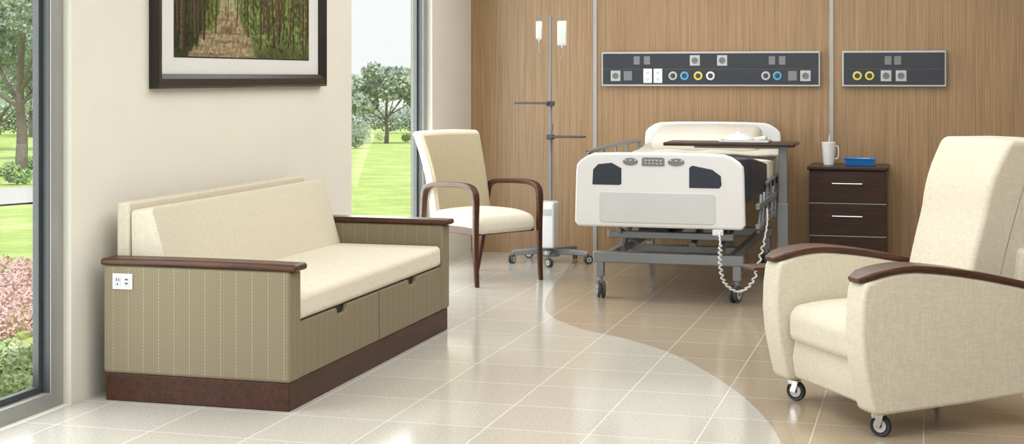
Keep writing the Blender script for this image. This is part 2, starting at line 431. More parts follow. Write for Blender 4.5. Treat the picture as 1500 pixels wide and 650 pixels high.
# ------------------------------------------------------------- caster helper
def caster(parent,x,y,h=.10,R=.045,ang=0,twin=True,stem='chrome',tyre='black',w=.022):
    mb=MB(); ca,sa=math.cos(ang),math.sin(ang)
    def T(px,py,pz): return (x+px*ca-py*sa,y+px*sa+py*ca,pz)
    off=R*.45
    mb.cyl(T(0,0,h),T(0,0,R*1.75),R*.28,seg=14)
    mb.cyl(T(0,0,h-.006),T(0,0,h),R*.5,seg=16)
    mb.rbox((R*1.0,w*1.5 if not twin else w*.8,R*.35),T(off*.4,0,R*1.78),R*.12,rot=(0,0,ang))
    if twin:
        mb.rbox((R*.5,w*.35,R*1.35),T(off,0,R*1.25),.003,rot=(0,.35,ang))
    else:
        mb.rbox((R*1.1,w*1.75,R*.3),T(off*.6,0,R*1.95),R*.1,rot=(0,0,ang))
        for s in (-1,1): mb.rbox((R*.6,.004,R*1.15),T(off*.85,s*w*.8,R*1.42),.0015,rot=(0,.3,ang))
    o=mb.obj('caster',stem,parent)
    mb=MB()
    pr=[(R*.25,-w/2),(R*.62,-w/2),(R*.72,-w*.36),(R*.92,-w/2*.9),(R,-w*.25),(R,w*.25),(R*.92,w*.45),(R*.72,w*.36),(R*.62,w/2),(R*.25,w/2)]
    cs=(0,) if not twin else (-w*.75,w*.75)
    for c in cs:
        X=Matrix.Translation(T(off,c,R))@Matrix.Rotation(ang,4,'Z')@Matrix.Rotation(math.pi/2,4,'X')
        t=MB().lathe(pr,seg=26); mb.add(t.v,t.f,0,X)
        t=MB().cyl((0,0,-w*.52),(0,0,w*.52),R*.60,seg=20); mb.add(t.v,t.f,1,X)
        t=MB().cyl((0,0,-w*.60),(0,0,w*.60),R*.2,seg=12); mb.add(t.v,t.f,0,X)
    mb.obj('caster_wheel',[tyre,'lgrey'],o)
    return o

# ------------------------------------------------------------- guest chair
GC=empty('patient_chair','high-back guest chair, cream seat, striped tan back, mahogany arms','chair',(-3.205,10.505,0),math.radians(-33.4))
for s in (1,-1):
    y=s*.305
    mb=MB()
    path=[(-.40,y,0),(-.345,y,.22),(-.300,y,.42),(-.285,y,.56),(-.262,y,.66),(-.19,y,.70),(-.05,y,.712),(.12,y,.718),(.24,y,.712),(.305,y,.68),(.325,y,.60),(.322,y,.42),(.325,y,.20),(.338,y,0)]
    pp=cr(path,5); n=len(pp)
    sec=rsec(.044,.036,.010,3)
    sc=[]
    for i,p in enumerate(pp):
        k=1.0
        if p.z<.45: k=.72+.28*(p.z/.45)
        wdt=1.25 if p.z>.66 else (1.0 if p.z<.5 else 1+.25*(p.z-.5)/.16)
        sc.append((k*wdt,k))
    mb.sweep(pp,sec,ref=(0,1,0),sc=sc); mb.obj('arm_frame','brown',GC,label='curved mahogany arm and leg frame')
mb=MB(); mb.rbox((.03,.57,.05),(.27,0,.385),.006); mb.rbox((.03,.57,.05),(-.25,0,.385),.006); mb.rbox((.52,.03,.05),(0,.26,.385),.006); mb.rbox((.52,.03,.05),(0,-.26,.385),.006)
mb.obj('seat_rail','brown',GC)
mb=MB()
mb.rbox((.60,.55,.12),(.03,0,.452),.05,n=14,k=5,bulge=.022,dfm=lambda w:(w.x,w.y,w.z-(.035*(w.x/.30)**3 if w.x>0 else 0))); mb.obj('seat_cushion','cream2',GC,label='domed cream seat cushion')
def dback(w):
    t=(w.z+.33)/.66
    x=w.x-.235-.19*t+.03*math.sin(t*math.pi)+ .021*((w.y/.27)**2)
    wy=w.y*(1+.10*t-.05*math.sin(t*math.pi))
    return (x,wy,.755+w.z*1.03-.008*(w.y/.27)**2*t)
mb=MB(); mb.rbox((.085,.55,.66),(0,0,0),.028,n=12,k=4,dfm=dback); mb.obj('backrest_shell','cream',GC,label='cream upholstered back shell')
mb=MB(); mb.rbox((.03,.50,.61),(0,0,0),.014,n=12,k=3,dfm=lambda w:dback(Vector((w.x+.040+.006*(1-(w.z/.33)**2),w.y,w.z)))); mb.obj('backrest_panel','chairback',GC,label='striped tan inner back upholstery')

# ------------------------------------------------------------- IV stand
ivx,ivy=-2.94,11.60
IV=empty('intravenous_stand','grey wheeled drip stand with trays and white pump box','medical stand',(ivx,ivy,0))
mb=MB(); mb.lathe([(.0,.05),(.07,.05),(.08,.07),(.07,.10),(.02,.125),(0,.125)])
for k in range(5):
    a=math.radians(-90+72*k+10); ex,ey=.31*math.cos(a),.31*math.sin(a)
    mb.sweep(cr([(0,0,.085),(ex*.5,ey*.5,.092),(ex*.95,ey*.95,.085),(ex,ey,.078)],4),rsec(.045,.028,.008),ref=(0,0,1))
mb.obj('stand_base','steel',IV,label='five-legged grey base')
for k in range(5):
    a=math.radians(-90+72*k+10); ex,ey=.31*math.cos(a),.31*math.sin(a)
    caster(IV,ex,ey,.08,.036,a+.8,True,'steel','dgrey',.014)
mb=MB(); mb.cyl((0,0,.10),(0,0,1.10),.0145); mb.cyl((0,0,1.0),(0,0,1.98),.011); mb.cyl((0,0,1.06),(0,0,1.12),.019)
mb.cyl((0,0,1.96),(0,0,1.985),.013); mb.obj('stand_pole','mgrey',IV)
mb=MB()
mb.sweep(cr([(-.10,0,1.95),(-.10,0,1.975),(-.05,0,1.972),(0,0,1.96),(.05,0,1.972),(.10,0,1.975),(.10,0,1.95)],6),.0045); mb.obj('hook_bar','mgrey',IV)
mb=MB(); mb.rbox((.145,.17,.37),(.0,-.10,.315),.018,n=2,k=4); mb.rbox((.10,.006,.05),(0,-.187,.42),.002,mi=1); mb.obj('pump_box',['white','lgrey'],IV,label='white equipment box')
for z,x in ((1.285,-.14),(1.015,.14)):
    mb=MB(); mb.rbox((.28,.16,.014),(x,-.02,z),.006,k=3); mb.rbox((.06,.05,.04),(0,-.01,z-.004),.006,mi=0); mb.obj('stand_tray','dgrey',IV,label='dark grey shelf tray')
for dx,w,nm in ((-.097,.055,'empty clear drip chamber pouch'),(.094,.08,'clear fluid drip bag with cap')):
    hh=.15 if w<.06 else .20
    IB=empty('drip_bag','%s hanging from the stand hook'%nm,'medical bag',(ivx+dx,ivy,1.95-hh-.0),0,'drip bags on the stand')
    mb=MB()
    def dbag(v,hh=hh): 
        t=(v.z+hh/2)/hh
        return (v.x,v.y*(.5+.5*math.sin(math.pi*min(1,max(0,t)))),v.z)
    mb.rbox((w,.03,hh),(0,0,hh/2),.012,n=6,dfm=dbag); mb.obj('bag_body','bag',IB)
    mb=MB(); mb.rbox((w*.8,.022,hh*.45),(0,0,hh*.28),.01); mb.obj('bag_fluid','lgrey',IB)
    mb=MB(); mb.cyl((0,0,-.02),(0,0,.002),.007); mb.sweep(cr([(0,0,-.018),(0,0,-.07),(.01*(1 if dx<0 else -1),0,-.11)],6),.0014); mb.obj('drip_tube','lgrey',IB)

# ------------------------------------------------------------- bed
bxc=-1.69
BED=empty('hospital_bed','white and grey adjustable hospital bed on casters by headwall','bed',(bxc,10.78,0))
def boardpoly(hw,z0,z1):
    r=[(hw-.02,z0),(hw,z0+.03),(hw*.985,z1-.13),(hw*.975,z1-.085),(hw*.93,z1-.055),(hw*.84,z1-.022),(hw*.76,z1-.008),(hw*.5,z1-.002),(0,z1)]
    return r+[(-x,z) for x,z in r[::-1][1:]]
yf=9.52-10.78
mb=MB(); mb.prism(boardpoly(.56,.515,1.005),yf,yf+.05,'xz'); fb=mb.obj('footboard','white',BED,bevel=.016,seg=4,label='white moulded footboard')
mb=MB(); mb.prism([(-.375,.545),(.355,.545),(.37,.56),(.37,.73),(.355,.745),(-.375,.745),(-.39,.73),(-.39,.56)],yf-.006,yf+.01,'xz'); mb.obj('footboard_inset','whitepanel',fb,bevel=.004,label='pale grey inset panel')
for pts in ([(-.44,.79),(-.255,.79),(-.245,.80),(-.245,.90),(-.31,.935),(-.40,.925),(-.435,.89)],[(.20,.78),(.395,.78),(.41,.80),(.405,.86),(.35,.90),(.22,.925),(.20,.91)]):
    mb=MB(); mb.prism(pts,yf-.004,yf+.01,'xz'); mb.obj('footboard_grip','navy',fb,bevel=.004,label='dark navy grip opening')
for x,w,h in ((-.185,.10,.05),(-.035,.15,.06),(.115,.11,.05)):
    ell=[(x+w/2*math.cos(a*math.pi/12),.945+h/2*math.sin(a*math.pi/12)) for a in range(24)]
    mb=MB(); mb.prism(ell if w<.12 else [(x-w/2,.918),(x+w/2,.918),(x+w/2,.967),(x+w/2-.015,.974),(x-w/2+.015,.974),(x-w/2,.967)],yf-.006,yf+.008,'xz')
    cp=mb.obj('control_panel','mgrey',fb,bevel=.002,label='grey bed control keypad')
    nb=5 if w>.12 else 3
    for i in range(nb):
        mb=MB(); mb.rbox((.014,.004,.010),(x-w*.33+i*w*.66/(nb-1),yf-.008,.954),.001); mb.obj('keypad_button','lgrey',cp)
        if w>.12:
            mb=MB(); mb.rbox((.014,.004,.008),(x-w*.33+i*w*.66/(nb-1),yf-.008,.934),.001); mb.obj('keypad_button','lgrey',cp)
yh=12.0-10.78
mb=MB(); mb.prism(boardpoly(.56,.55,1.135),yh-.02,yh+.03,'xz'); mb.obj('headboard','white',BED,bevel=.014,seg=4,label='white moulded headboard')
mb=MB()
for x in (-.42,.42): mb.rbox((.05,1.95,.06),(x,.07,.275),.006)
mb.rbox((1.02,.06,.075),(0,-.90,.275),.01); mb.rbox((1.02,.06,.07),(0,1.0,.275),.01); mb.rbox((.84,.05,.05),(0,-.1,.25),.006)
for x in (-.465,.465):
    for y in (-.90,1.0): mb.rbox((.055,.05,.17),(x,y,.225),.008)
mb.obj('base_frame','steel',BED,label='grey steel wheeled base frame')
for x in (-.465,.465):
    for y in (-.90,1.0): caster(BED,x,y,.15,.056,-1.2 if x<0 else -1.9,True,'steel','dgrey',.022)
mb=MB()
for x in (-.38,.38):
    mb.rbox((.04,2.1,.06),(x,-.02,.60),.006)
    mb.sweep([(x*.9,-.75,.31),(x*.9,-.25,.57)],rsec(.035,.05,.006),ref=(1,0,0)); mb.sweep([(x*.78,.0,.31),(x*.78,.6,.57)],rsec(.035,.05,.006),ref=(1,0,0))
    mb.sweep([(x*.9,-.2,.31),(x*.9,-.85,.45),(x*.9,-.9,.58)],rsec(.03,.04,.006),ref=(1,0,0))
for y in (-1.05,-.5,.3,1.0): mb.rbox((.80,.04,.05),(0,y,.60),.006)
mb.rbox((.86,.05,.05),(0,-.80,.42),.008); mb.cyl((-.05,-.5,.36),(.0,.45,.52),.03); mb.cyl((.12,-.6,.33),(.12,.2,.5),.025)
mb.rbox((.22,.35,.10),(-.18,-.3,.42),.02,mi=1); mb.rbox((.98,1.95,.035),(0,.05,.655),.01,mi=1)
mb.obj('lift_mechanism',['steel','dgrey'],BED,label='grey lift arms and deck')
def rail(x,y0,y1,zt,zb,nm):
    mb=MB()
    pts=[(x,y0,zb),(x,y0+.02,zt-.04),(x,y0+.07,zt),(x,y1-.07,zt),(x,y1-.02,zt-.04),(x,y1,zb)]
    mb.sweep(cr(pts,5),.014)
    mb.sweep([(x,y0+.02,zt-.09),(x,y1-.02,zt-.09)],.008)
    for t in (.25,.5,.75):
        yy=y0+(y1-y0)*t; mb.cyl((x,yy,zb-.02),(x,yy,zt-.01),.009,seg=12)
    mb.rbox((.02,y1-y0-.1,.035),(x,(y0+y1)/2,zb),.004)
    mb.rbox((.08,.04,.03),(x-.03 if x>0 else x+.03,y0+.3,zb),.004); mb.rbox((.08,.04,.03),(x-.03 if x>0 else x+.03,y1-.3,zb),.004)
    mb.obj('side_rail','mgrey',BED,label=nm)
rail(-.565,-.78,1.02,.985,.68,'raised grey tubular side rail')
rail(.60,-.35,.75,.76,.55,'lowered grey tubular side rail')
mb=MB()
for y in (-.75,-.55,-.3,.05,.3): mb.sweep([(.605,y,.70),(.605,y-.16,.47)],rsec(.02,.035,.006),ref=(1,0,0))
mb.rbox((.03,1.3,.04),(.605,-.3,.64),.006); mb.rbox((.03,1.1,.035),(.605,-.4,.51),.006)
mb.obj('rail_linkage','steel',BED)
mb=MB()
pts=[(.395,-1.27,.50),(.405,-1.29,.42),(.40,-1.26,.30),(.42,-1.2,.17),(.50,-1.1,.10),(.58,-1.0,.16),(.62,-.85,.34),(.64,-.70,.50),(.63,-.60,.60)]
pc=cr(pts,22); out=[]
for i,p in enumerate(pc):
    k=.010 if 20<i<140 else .002
    out.append(p+Vector((math.cos(i*1.1)*k,math.sin(i*1.1)*k,0)))
mb.sweep(out,.006); mb.obj('control_cord','white',BED,label='coiled white hand control cord')
mb=MB(); mb.rbox((.07,.03,.04),(.385,-1.25,.495),.008); mb.obj('cord_clip','white',BED)
def zmat(y):
    t=(y+1.2)/2.4
    if t<.45: return .985-.10*min(1,(t/.45))**1.2
    if t<.62: return .885
    return .885+.06*((t-.62)/.38)
def dm(w):
    zt=zmat(w.y); zb=.675
    t=(w.z+.5); return (w.x,w.y,zb+(zt-zb)*t)
mb=MB(); mb.rbox((1.10,2.36,1),(.035,.01,0),.08,n=16,k=5,dfm=dm)
mt=mb.obj('mattress','navy',None,loc=(bxc,10.78,0)); top(mt,'dark navy vinyl mattress on the hospital bed','mattress')
mb=MB()
SY=.50
def dsh(w):
    yy=w.y+SY
    zt=zmat(yy)+.012; zb=.76
    t=(w.z+.5); return (w.x+.004*math.sin(yy*31+w.z*4),w.y,zb+(zt-zb)*t+.006*math.sin(w.x*17+yy*9)*t)
mb.rbox((1.13,1.38,1),(0,0,0),.06,n=22,k=4,dfm=dsh)
sh=mb.obj('bed_sheet','sheet',None,loc=(bxc+.03,10.78+SY,0)); top(sh,'cream sheet draped over the navy mattress','bedding')
mb=MB()
mb.rbox((.84,.42,.14),(0,0,0),.06,n=12,k=4,bulge=.03,rot=(.22,0,0))
o=mb.obj('pillow','sheet',None,loc=(bxc-.0,11.70,1.005)); top(o,'plump cream pillow at the head of the bed','pillow')

# ------------------------------------------------------------- overbed table
OT=empty('overbed_table','dark wood overbed table on grey wheeled column across the bed','table',(-1.03,11.0,0))
mb=MB(); mb.rbox((.96,.40,.026),(-.375,0,1.003),.010,n=1,k=4); mb.obj('table_top','night',OT,label='dark walnut tabletop')
mb=MB(); mb.rbox((.70,.06,.02),(-.30,0,.98),.004); mb.rbox((.065,.05,.46),(.0,0,.75),.008); mb.rbox((.08,.065,.50),(0,0,.32),.008)
mb.rbox((.05,.66,.035),(0,0,.085),.008); mb.rbox((.09,.09,.04),(0,0,.09),.008); mb.obj('table_column','steel',OT,label='grey steel height-adjustable column')
for yy in (-.31,.31): caster(OT,0,yy,.075,.028,.5,True,'steel','black',.012)
PT=empty('meal_tray','white meal tray with folded napkin and cover on table','tray',(-1.30,10.98,1.017))
mb=MB(); mb.rbox((.36,.28,.012),(0,0,.006),.005); mb.sweep([(-.17,-.13,.014),(.17,-.13,.014),(.17,.13,.014),(-.17,.13,.014)],.005,closed=True); mb.obj('tray_base','lgrey',PT)
mb=MB(); mb.lathe([(.105,.012),(.11,.02),(.10,.035),(.06,.058),(.022,.064),(.018,.075),(.0,.078)],(-.05,0,0)); mb.obj('plate_cover','white',PT,label='white domed plate cover')
mb=MB(); mb.rbox((.09,.12,.03),(.11,.0,.027),.012,k=4,n=5,dfm=lambda w:(w.x,w.y,w.z+.005*math.sin(w.x*60))); mb.obj('napkin','sheet',PT)

# ------------------------------------------------------------- nightstand
nx0,nx1=px2x(1183,11.6),px2x(1300,11.6); nw=nx1-nx0
NS=empty('bedside_cabinet','dark walnut three-drawer bedside cabinet against wood headwall','cabinet',((nx0+nx1)/2,11.86,0))
mb=MB(); mb.rbox((nw-.02,.48,.75),(0,.015,.405),.004); mb.rbox((nw-.06,.44,.04),(0,.015,.02),.003); mb.obj('cabinet_body','night',NS)
mb=MB(); mb.rbox((nw+.01,.52,.028),(0,-.0,.795),.008,k=3); mb.obj('cabinet_top','night',NS)
for i,zc in enumerate((.650,.400,.155)):
    mb=MB(); mb.rbox((nw-.025,.022,.236),(0,-.236,zc),.004); d=mb.obj('drawer','night',NS)
    mb=MB(); mb.sweep(cr([(-.11,-.248,zc+.03),(-.11,-.272,zc+.03),(-.09,-.276,zc+.03),(.09,-.276,zc+.03),(.11,-.272,zc+.03),(.11,-.248,zc+.03)],4),.006); mb.obj('drawer_handle','chrome',d,label='brushed chrome bar handle')
    if i<2:
        mb=MB(); mb.rbox((nw-.02,.012,.008),(0,-.236,zc-.124),.002); mb.obj('drawer_edge_strip','trimgrey',NS)
cx=px2x(1214,11.8)
CU=empty('drinking_cup','white lidded water cup with straw on bedside cabinet','cup',(cx,11.80,.809))
mb=MB(); mb.lathe([(.038,0),(.042,.004),(.053,.165),(.055,.168),(.055,.176),(.049,.18),(.0,.182)]); mb.obj('cup_body','white',CU)
mb=MB(); mb.sweep(cr([(.050,0,.15),(.072,0,.14),(.072,0,.06),(.045,0,.05)],6),.005); mb.obj('cup_handle','white',CU)
mb=MB(); mb.cyl((.0,0,.18),(.008,0,.235),.0035); mb.obj('drinking_straw','white',CU)
BT=empty('kidney_tray','bright blue plastic tray holding supplies on bedside cabinet','tray',(px2x(1260,11.78),11.78,.809))
mb=MB()
mb.rbox((.20,.12,.006),(0,0,.003),.002)
for (a,b_,w,h) in ((-.108,0,.006,.14),(.108,0,.006,.14)): mb.rbox((w,h,.055),(a,b_,.03),.002,rot=(0,.25*(1 if a>0 else -1),0))
for (a,s) in ((-.066,-1),(.066,1)): mb.rbox((.215,.006,.055),(0,a,.03),.002,rot=(-.25*s,0,0))
mb.sweep([(-.118,-.076,.056),(.118,-.076,.056),(.118,.076,.056),(-.118,.076,.056)],.005,closed=True)
mb.obj('tray_shell','blue',BT)
mb=MB(); mb.rbox((.12,.05,.03),(-.02,0,.03),.01); mb.obj('wipe_packet','bluering',BT)
mb=MB(); mb.cyl((-.04,.02,.05),(.07,-.01,.055),.006); mb.obj('swab_stick','white',BT)

# ------------------------------------------------------------- headwall consoles
def console(x0,x1,items,label):
    Yf=WY-.055; zc=1.562
    CO=empty('headwall_console',label,'medical panel',((x0+x1)/2,WY,zc),0,'headwall service consoles'); cx=(x0+x1)/2; w=x1-x0; h=.285
    mb=MB(); mb.rbox((w,.055,h),(0,-.0275,0),.006); mb.obj('console_housing','lgrey',CO,label='light grey rail border')
    mb=MB(); mb.rbox((w-.026,.006,h/2-.020),(0,-.057,.0655),.002); mb.rbox((w-.026,.006,h/2-.020),(0,-.057,-.0655),.002); mb.rbox((w-.026,.004,.010),(0,-.056,0),.001,mi=1); mb.obj('console_face',['slate','dgrey'],CO)
    for k,px,row in items:
        x=px2x(px,Yf)-cx; z=(pz(px,88.5,Yf) if row==0 else pz(px,111,Yf))-zc; z=max(-.095,min(.095,z))
        y=-.060
        if k=='sw':
            mb=MB(); mb.rbox((.052,.008,.068),(x,y,z),.002); a=mb.obj('switch_plate','mgrey',CO)
        elif k=='gs':
            mb=MB(); mb.rbox((.070,.008,.078),(x,y,z),.002); a=mb.obj('switch_plate','mgrey',CO)
        elif k=='so':
            mb=MB(); mb.rbox((.082,.008,.086),(x,y,z),.003); a=mb.obj('power_socket','lgrey',CO,label='light grey square power socket')
            mb=MB(); mb.lathe([(.026,0),(.026,.006),(.022,.006),(.020,.002),(0,.002)],(x,y-.003,z),'Y'); mb.obj('socket_recess','mgrey',a)
            for dx in (-.008,.008):
                mb=MB(); mb.cyl((x+dx,y-.006,z),(x+dx,y-.009,z),.0035); mb.obj('socket_hole','black',a)
        elif k=='ou':
            mb=MB(); mb.rbox((.072,.008,.118),(x,y,z),.003); a=mb.obj('wall_outlet','white',CO,label='white duplex outlet')
            for dz in (-.027,.027):
                for dx in (-.007,.007):
                    mb=MB(); mb.rbox((.003,.003,.012),(x+dx,y-.004,z+dz),.0005); mb.obj('outlet_slot','black',a)
                mb=MB(); mb.cyl((x,y-.003,z+dz-.012),(x,y-.0055,z+dz-.012),.003,seg=10); mb.obj('ground_hole','black',a)
        else:
            mb=MB(); mb.lathe([(.036,0),(.036,.012),(.031,.016),(.022,.016),(.020,.008),(.0,.008)],(x,y+.004,z),'Y'); a=mb.obj('gas_outlet',{'y':'yellow','b':'bluering','w':'lgrey','v':'white'}[k],CO,label={'y':'yellow','b':'blue','w':'grey','v':'white'}[k]+' ringed medical gas outlet')
            mb=MB(); mb.lathe([(.021,.0),(.021,.010),(.012,.010),(.010,.014),(0,.014)],(x,y,z),'Y'); mb.obj('outlet_core','dgrey',a)
console(-2.624,-.836,[('sw',933,0),('sw',948,0),('so',1018,0),('so',1058,0),('sw',1131,0),('sw',1146,0),
 ('so',902,1),('gs',920,1),('ou',949,1),('ou',964,1),('w',986,1),('b',1003,1),('y',1023,1),('v',1041,1),('w',1122,1),('b',1139,1),('gs',1161,1),('so',1180,1)],'long slate service console with gas and power outlets on headwall')
console(-.664,.134,[('sw',1301,0),('sw',1315,0),('y',1256,1),('y',1274,1),('so',1298,1),('so',1320,1)],'short slate service console with outlets on headwall')

# ------------------------------------------------------------- recliner
RC=empty('recliner','ivory linen recliner chair on casters with mahogany arm caps','recliner chair',(-.090,6.860,0),math.radians(213.6))
def armz(x):
    s=.42-x
    return .714-.20*max(0,s-.17)**1.45*1.05-.75*max(0,.17-s)**2*1.0
for yc in (.350,-.390):
    mb=MB()
    top_pts=[(x,armz(x)-.028) for x in [.450-.055*i for i in range(18)]]
    poly=[(-.46,.15),(.0,.120),(.405,.098),(.430,.112),(.452,.20),(.478,.32),(.488,.43),(.485,.54),(.474,.62),(.464,.645)]+top_pts[1:]+[(-.49,.42)]
    mb.prism(poly,yc-.070,yc+.070,'xz'); mb.obj('armrest','recl',RC,bevel=.016,seg=4,label='ivory upholstered side arm')
    mb=MB()
    pts=[Vector((x,yc,armz(x)-.014)) for x in [.485-.05*i for i in range(20)]]
    n=len(pts); sc=[]
    for i in range(n):
        k=1.0
        if i==0: k=.55
        if i==1: k=.92
        if i==n-1: k=.6
        sc.append((k,1 if i else .75))
    pts[0].z-=.004
    mb.sweep(pts,rsec(.152,.030,.013,4),ref=(0,1,0),sc=sc); mb.obj('arm_cap','brown',RC,label='curved mahogany arm cap')
ycn=-.022
mb=MB(); mb.rbox((.62,.60,.20),(.08,ycn,.21),.02,n=2,k=3,dfm=lambda w:(w.x+(.02*(1-((w.z)/.1)**2) if w.x>0 else 0),w.y,w.z)); mb.obj('front_panel','recl',RC)
mb=MB(); mb.rbox((.62,.59,.17),(.13,ycn,.385),.055,n=14,k=5,bulge=.025,dfm=lambda w:(w.x,w.y,w.z-(.02*(w.x/.3)**3 if w.x>0 else 0))); mb.obj('seat_cushion','recl',RC,label='plump ivory seat cushion')
def drb(w):
    t=(w.z+.42)/.84
    f=1 if w.x>0 else .3
    x=w.x-.265-.25*t+.030*math.sin(t*math.pi)*f
    x+= .02*math.sin(max(0,(t-.6)/.4)*math.pi)*(1 if w.x>0 else 0)
    if w.x<0: x+=.02
    wy=w.y*(1.0+.07*t*t-.03*math.sin(t*math.pi))
    return (x,wy-.026,.80+w.z-.004*(w.y/.27)**2*t)
mb=MB(); mb.rbox((.29,.495,.84),(0,-.0,0),.026,n=16,k=5,dfm=drb); mb.obj('backrest','recl',RC,label='tall ivory curved backrest')
mb=MB(); mb.rbox((.12,.58,.60),(-.44,ycn,.44),.03,n=2,k=3,rot=(0,-.12,0)); mb.obj('rear_panel','recl',RC)
for x in (.375,-.40):
    for y in (.345,-.375): caster(RC,x,y,.105 if x>0 else .14,.046,2.2 if x>0 else 1.0,False,'chrome','black',.024)
mb=MB(); mb.rbox((.20,.13,.018),(.42,-.535,.60),.008,k=4); mb.rbox((.04,.10,.014),(.40,-.465,.588),.004); mb.obj('side_shelf','brown',RC,label='small mahogany fold-down side shelf')

# ------------------------------------------------------------- outside
def gz(x,y):
    D=-x*S+y*C; return -.12-max(0,D-6)*.0242
def leafm(name,c1,c2,sc=3):
    m,nt,bb=newmat(name); v=coords(nt); n=N(nt,'ShaderNodeTexNoise'); n.inputs['Scale'].default_value=sc; n.inputs['Detail'].default_value=5; nt.links.new(v,n.inputs['Vector'])
    col=ramp(nt,n.outputs['Fac'],[(.35,lin(c1)),(.65,lin(c2))]); nt.links.new(col,bb.inputs['Base Color']); bb.inputs['Roughness'].default_value=.9; bb.inputs['Specular IOR Level'].default_value=.1
    return m
m,nt,bb=newmat('lawn_grass')
v=coords(nt); n=N(nt,'ShaderNodeTexNoise'); n.inputs['Scale'].default_value=.9; n.inputs['Detail'].default_value=10; n.inputs['Roughness'].default_value=.8; nt.links.new(v,n.inputs['Vector'])
col=ramp(nt,n.outputs['Fac'],[(.32,lin((146,172,88))),(.5,lin((180,200,116))),(.68,lin((210,220,156)))]); nt.links.new(col,bb.inputs['Base Color']); bb.inputs['Roughness'].default_value=.95; bb.inputs['Specular IOR Level'].default_value=.1
M['lawn']=m
M['leafA']=leafm('tree_foliage_hazed',(130,146,130),(182,195,176)); M['leafF']=leafm('far_foliage_hazed',(156,172,158),(200,210,198)); M['leafB']=leafm('shrub_foliage',(130,158,104),(184,204,142)); M['pink']=leafm('pink_blossom',(204,172,164),(238,200,204),6); M['leafC']=leafm('pale_ground_foliage',(168,188,140),(214,222,180))  # haze and overexposure are painted into the pale, low-contrast foliage colours
M['bark']=plain('tree_bark',(120,112,104),.9,0,20,.2); M['path']=plain('pale_gravel_path',(196,192,186),.9,0,6,.06)
mb=MB(); vs=[];fs=[]
xs=[-90+4*i for i in range(22)]+[-3.97]; ys=[-6+4*i for i in range(50)]
for y in ys:
    for x in xs: vs.append((x,y,gz(x,y)))
nn=len(xs)
for j in range(len(ys)-1):
    for i in range(nn-1): fs.append([j*nn+i,j*nn+i+1,(j+1)*nn+i+1,(j+1)*nn+i])
mb.add(vs,fs); o=mb.obj('lawn','lawn',smooth=False); top(o,'bright green sloping lawn outside the windows','lawn'); o['kind']='stuff'
def w2(px,D):
    r=(px-750)/F; return D*(r*C-S), D*(r*S+C)
mb=MB()
pts=[]
for px,D in ((-420,19),(-100,22),(60,24),(130,24.5),(150,28),(60,29),(-100,27),(-420,23)): 
    x,y=w2(px,D); pts.append((x,y,gz(x,y)+.03))
mb.add(pts,[list(range(8))]); o=mb.obj('garden_path','path',smooth=False); top(o,'pale gravel garden path crossing the lawn','path')
def leaves(mb,blobs,n,s,rnd,mi=0):
    tot=sum(b[1]**2 for b in blobs)
    for (c,r,sq) in blobs:
        for _ in range(int(n*r*r/tot)):
            d=Vector((rnd.gauss(0,1),rnd.gauss(0,1),rnd.gauss(0,1))).normalized(); rr=r*(rnd.random()**.35)
            p=Vector(c)+Vector((d.x*rr,d.y*rr,d.z*rr*sq))
            a=Vector((rnd.gauss(0,1),rnd.gauss(0,1),rnd.gauss(0,1))).normalized(); b_=a.orthogonal().normalized(); k=s*rnd.uniform(.6,1.3)
            mb.add([p-a*k,p+b_*k*.6,p+a*k,p-b_*k*.6],[[0,1,2,3]],mi)
def tree(px,D,h,cr_,cz0,seed,n=3500,lab='leafy deciduous tree standing on the lawn',mat='leafA'):
    rnd=random.Random(seed); x,y=w2(px,D); z=gz(x,y)
    T=empty('garden_tree',lab,'tree',(x,y,z))
    mb=MB(); tips=[]
    k=h/5
    mb.sweep(cr([(0,0,0),(.04*k,0,cz0*.5),(-.03*k,.02,cz0),(.05*k,0,h*.6)],4),.09*k+.02,sc=[1.3-.8*i/12 for i in range(13)])
    for i in range(7):
        a=i*2.4+rnd.random(); L=cr_*.75; e=Vector((math.cos(a)*L,math.sin(a)*L,cz0+(h-cz0)*rnd.uniform(.25,.75)))
        s0=Vector((0,0,cz0*rnd.uniform(.75,1.1))); mid=(s0+e)/2+Vector((0,0,-.1*k)); mb.sweep(cr([s0,mid,e],4),.035*k+.01,sc=[1-.08*j for j in range(9)]); tips.append(e)
    mb.obj('tree_trunk','bark',T,wn=False)
    bl_=[(t,cr_*rnd.uniform(.32,.45),.75) for t in tips]+[((0,0,cz0+(h-cz0)*.62),cr_*.6,.7)]
    for i in range(8):
        a=rnd.random()*6.28; q=rnd.uniform(.3,.8)*cr_; bl_.append(((math.cos(a)*q,math.sin(a)*q,cz0+(h-cz0)*rnd.uniform(.3,.85)),cr_*rnd.uniform(.22,.35),.8))
    mb=MB(); leaves(mb,bl_,n,.035*D/30+.03,rnd); mb.obj('tree_crown',mat,T,smooth=False)
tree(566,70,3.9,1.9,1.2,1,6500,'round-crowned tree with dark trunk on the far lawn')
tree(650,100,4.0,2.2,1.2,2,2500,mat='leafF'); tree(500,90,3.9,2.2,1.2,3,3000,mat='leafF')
tree(30,33,5.4,2.2,1.9,4,8000); tree(72,46,5.5,2.2,1.6,6,4500); tree(-8,58,5.5,2.6,1.0,8,4000,mat='leafF'); tree(45,88,6,3.2,1.5,10,3000,mat='leafF')
